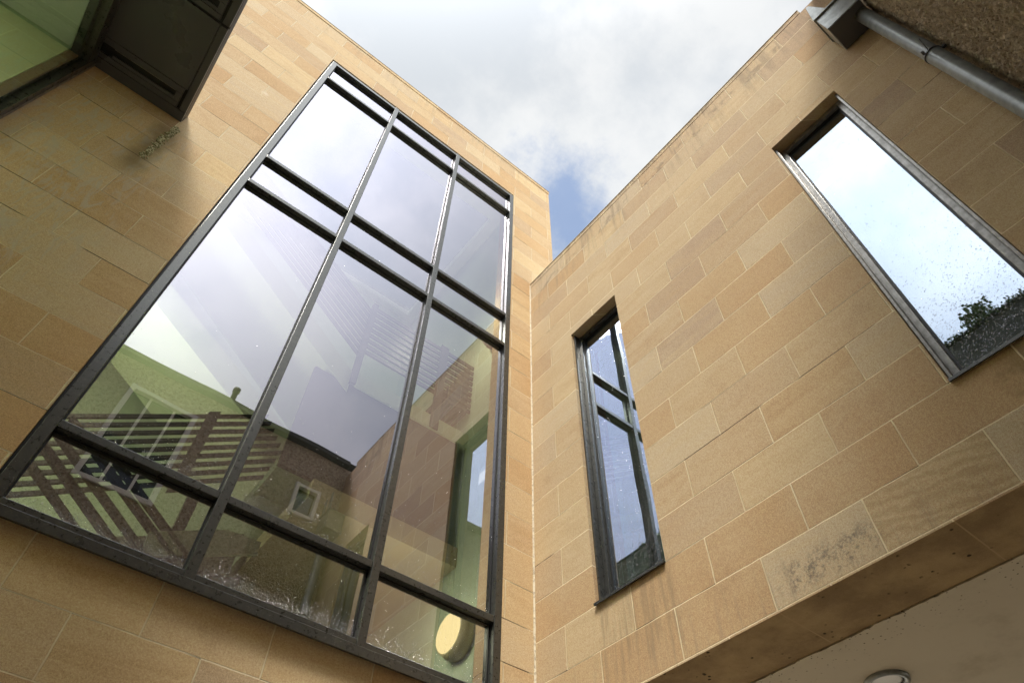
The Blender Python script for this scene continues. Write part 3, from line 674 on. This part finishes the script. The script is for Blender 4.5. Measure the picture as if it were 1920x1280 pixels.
BY = thing('glazed_bay', (-6.2, -1.3, 0), 'dark framed glazed bay under the canopy showing a green room', 'bay window')
bx = -4.59
b = MB()
b.box(bx - 0.06, bx, -0.075, -0.004, 3.2, 7.178, 0.003)
b.box(bx - 0.06, bx, -2.62, -2.55, 3.2, 7.178, 0.003)
b.box(bx - 0.06, bx, -2.548, -0.077, 7.04, 7.176, 0.003); b.box(bx - 0.06, bx, -2.548, -0.077, 3.2, 3.3, 0.003)
b.box(bx - 0.12, bx - 0.061, -0.13, -0.004, 3.2, 7.176, 0.003); b.box(bx - 0.12, bx - 0.061, -2.548, -0.132, 6.98, 7.176, 0.003)
b.build('frame', M['frame'], BY)
b = MB(); b.box(bx - 0.002, bx + 0.006, -0.03, -0.004, 3.2, 7.176, 0.001); b.build('edge_trim', M['greyalu'], BY)
b = MB(); b.box(bx - 0.05, bx - 0.04, -2.548, -0.077, 3.3, 7.04)
for q in b.b.faces: q.material_index = 0 if q.calc_center_median().x > bx - 0.0401 else 1
b.build('glass', None, BY, [M['glassB'], M['glassIn']])
b = MB(); b.box(-8.2, bx - 0.001, -2.8, -2.63, 2.9, 7.17); b.box(-8.2, -8.0, -2.62, -0.003, 2.9, 7.17); b.box(-7.99, bx - 0.13, -0.13, -0.004, 2.9, 7.17)
b.build('room_lining', M['green'], BY)
b = MB(); b.box(-7.99, bx - 0.13, -2.61, -0.14, 2.9, 3.1); b.build('floor_slab', M['tread'], BY)
b = MB(); b.box(-7.99, bx - 0.13, -2.61, -0.14, 7.0, 7.17); b.build('ceiling', M['whiteceil'], BY)
b = MB(); b.box(-5.05, -4.97, -0.60, -0.52, 3.1, 7.0); b.box(-5.9, -5.8, -2.6, -0.14, 6.6, 6.99); b.build('column', M['palebeam'], BY)
t = thing('strip_light', (-6.6, -1.4, 6.9), 'added unseen fill light on the ceiling of the glazed bay', 'light')  # added out of view to brighten the green room
MB().box(-7.4, -5.95, -1.45, -1.33, 6.93, 6.985, 0.004).build('housing', M['white'], t)
MB().box(-7.38, -5.97, -1.44, -1.34, 6.90, 6.928, 0.004).build('diffuser', M['tubeB'], t)

# moss hanging under the canopy corner
b2 = bmesh.new()
for i in range(420):
    z = 6.44 + 0.64 * random.random() ** 0.9; x = -3.855 + (z - 6.44) * 0.02 + random.gauss(0, 0.013) ; r = random.uniform(0.004, 0.011)
    bmesh.ops.create_icosphere(b2, subdivisions=1, radius=r, matrix=Matrix.Translation((x, -0.002, z)) @ Matrix.Diagonal((1, 0.8, random.uniform(0.7, 1.5), 1)))
for v in b2.verts: v.co += Vector((0.003, 0.003, 0.003)) * noise.noise(v.co * 120)
me = bpy.data.meshes.new('moss'); b2.to_mesh(me); b2.free()
g = mat('moss_green'); n1 = g.noise(g.P, 70.0, 3.0)
me.materials.append(finish(g, princ(g, g.mix(g.sm(n1, 0.35, 0.65), (0.17, 0.16, 0.06), (0.62, 0.58, 0.38)), 0.95)))
o = bpy.data.objects.new('moss', me); COL.objects.link(o); tag(o, 'green and grey moss strip running down the stone below the canopy corner', 'moss', kind='stuff')

# ------------------------------------------------------------------ house on the far left with shrubs on its mossy roof edge (seen mirrored)
FB = thing('neighbour_house', (-10, -7, 0), 'slate roofed house mirrored at the foot of the tall right window', 'building')
b = MB(); b.box(-14, -7.9, -16, -4.3 - 6.0, 0, 10.3); b.box(-16, -9.05, -9.9, 4.0, 0, 12.7); b.build('wall', M['dark'], FB)
b = MB(); b.prism([(-8.95, 12.705), (-12.5, 13.6), (-16.1, 12.705)], 'y', -9.95, 4.05); b.build('roof', M['slate'], FB)
def shrub(x, y, z, s, lab):
    t = thing('shrub', (x, y, z), lab, 'shrub', 'shrubs on the mossy roof edge')
    MB().tube([((x, y, z - 0.1), (0, 0, 1), 0.03 * s), ((x, y, z + 0.7 * s), (0, 0, 1), 0.012 * s)], 8).build('stem', M['timber'], t)
    b2 = bmesh.new()
    for i in range(420):
        u = Vector((random.gauss(0, 1), random.gauss(0, 1), random.gauss(0, 1))).normalized() * random.random() ** 0.5
        p = Vector((x, y, z + 0.45 * s)) + Vector((u.x * 0.5 * s, u.y * 0.5 * s, u.z * 0.45 * s)) * (0.75 + 0.5 * noise.noise(u * 3))
        q = Vector((random.gauss(0, 1), random.gauss(0, 1), random.gauss(0, 1))).normalized(); a = q.orthogonal().normalized() * 0.06 * s; c = q.cross(a) * 0.6
        b2.faces.new([b2.verts.new(p + k) for k in (a, c, -a, -c)])
    me = bpy.data.meshes.new('foliage'); b2.to_mesh(me); b2.free(); me.materials.append(M['leaf'])
    o = bpy.data.objects.new('foliage', me); COL.objects.link(o); o.parent = t; o.location = -Vector(t['_b'])
g = mat('leaf_green'); M['leaf'] = finish(g, princ(g, g.mix(g.noise(g.P, 3.0), (0.05, 0.09, 0.02), (0.11, 0.15, 0.04)), 0.7))
shrub(-9.2, -3.0, 12.7, 0.9, 'ragged shrub on the roof edge mirrored in the tall right window')
shrub(-9.3, -1.9, 12.7, 0.5, 'small tuft on the roof edge left of the ragged shrub')

b2 = bmesh.new()
for i in range(2600):
    y = random.uniform(-6.5, 1.5); hgt = max(0.03, 0.16 * (0.5 + noise.noise(Vector((y * 1.7, 0, 0)))) + 0.10 * noise.noise(Vector((y * 6, 2, 0))))
    p = Vector((-9.0 + random.uniform(-0.12, 0.06), y, 12.69 + random.random() * hgt * 1.6))
    q = Vector((random.gauss(0, 1), random.gauss(0, 1), random.gauss(0, 1))).normalized(); a = q.orthogonal().normalized() * 0.035; c = q.cross(a) * 0.6
    b2.faces.new([b2.verts.new(p + k) for k in (a, c, -a, -c)])
me = bpy.data.meshes.new('roof_moss'); b2.to_mesh(me); b2.free(); me.materials.append(M['leaf'])
o = bpy.data.objects.new('roof_moss', me); COL.objects.link(o); tag(o, 'uneven moss and weeds along the roof edge mirrored in the tall right window', 'moss', kind='stuff')

for o in S.objects:
    if '_b' in o: del o['_b']
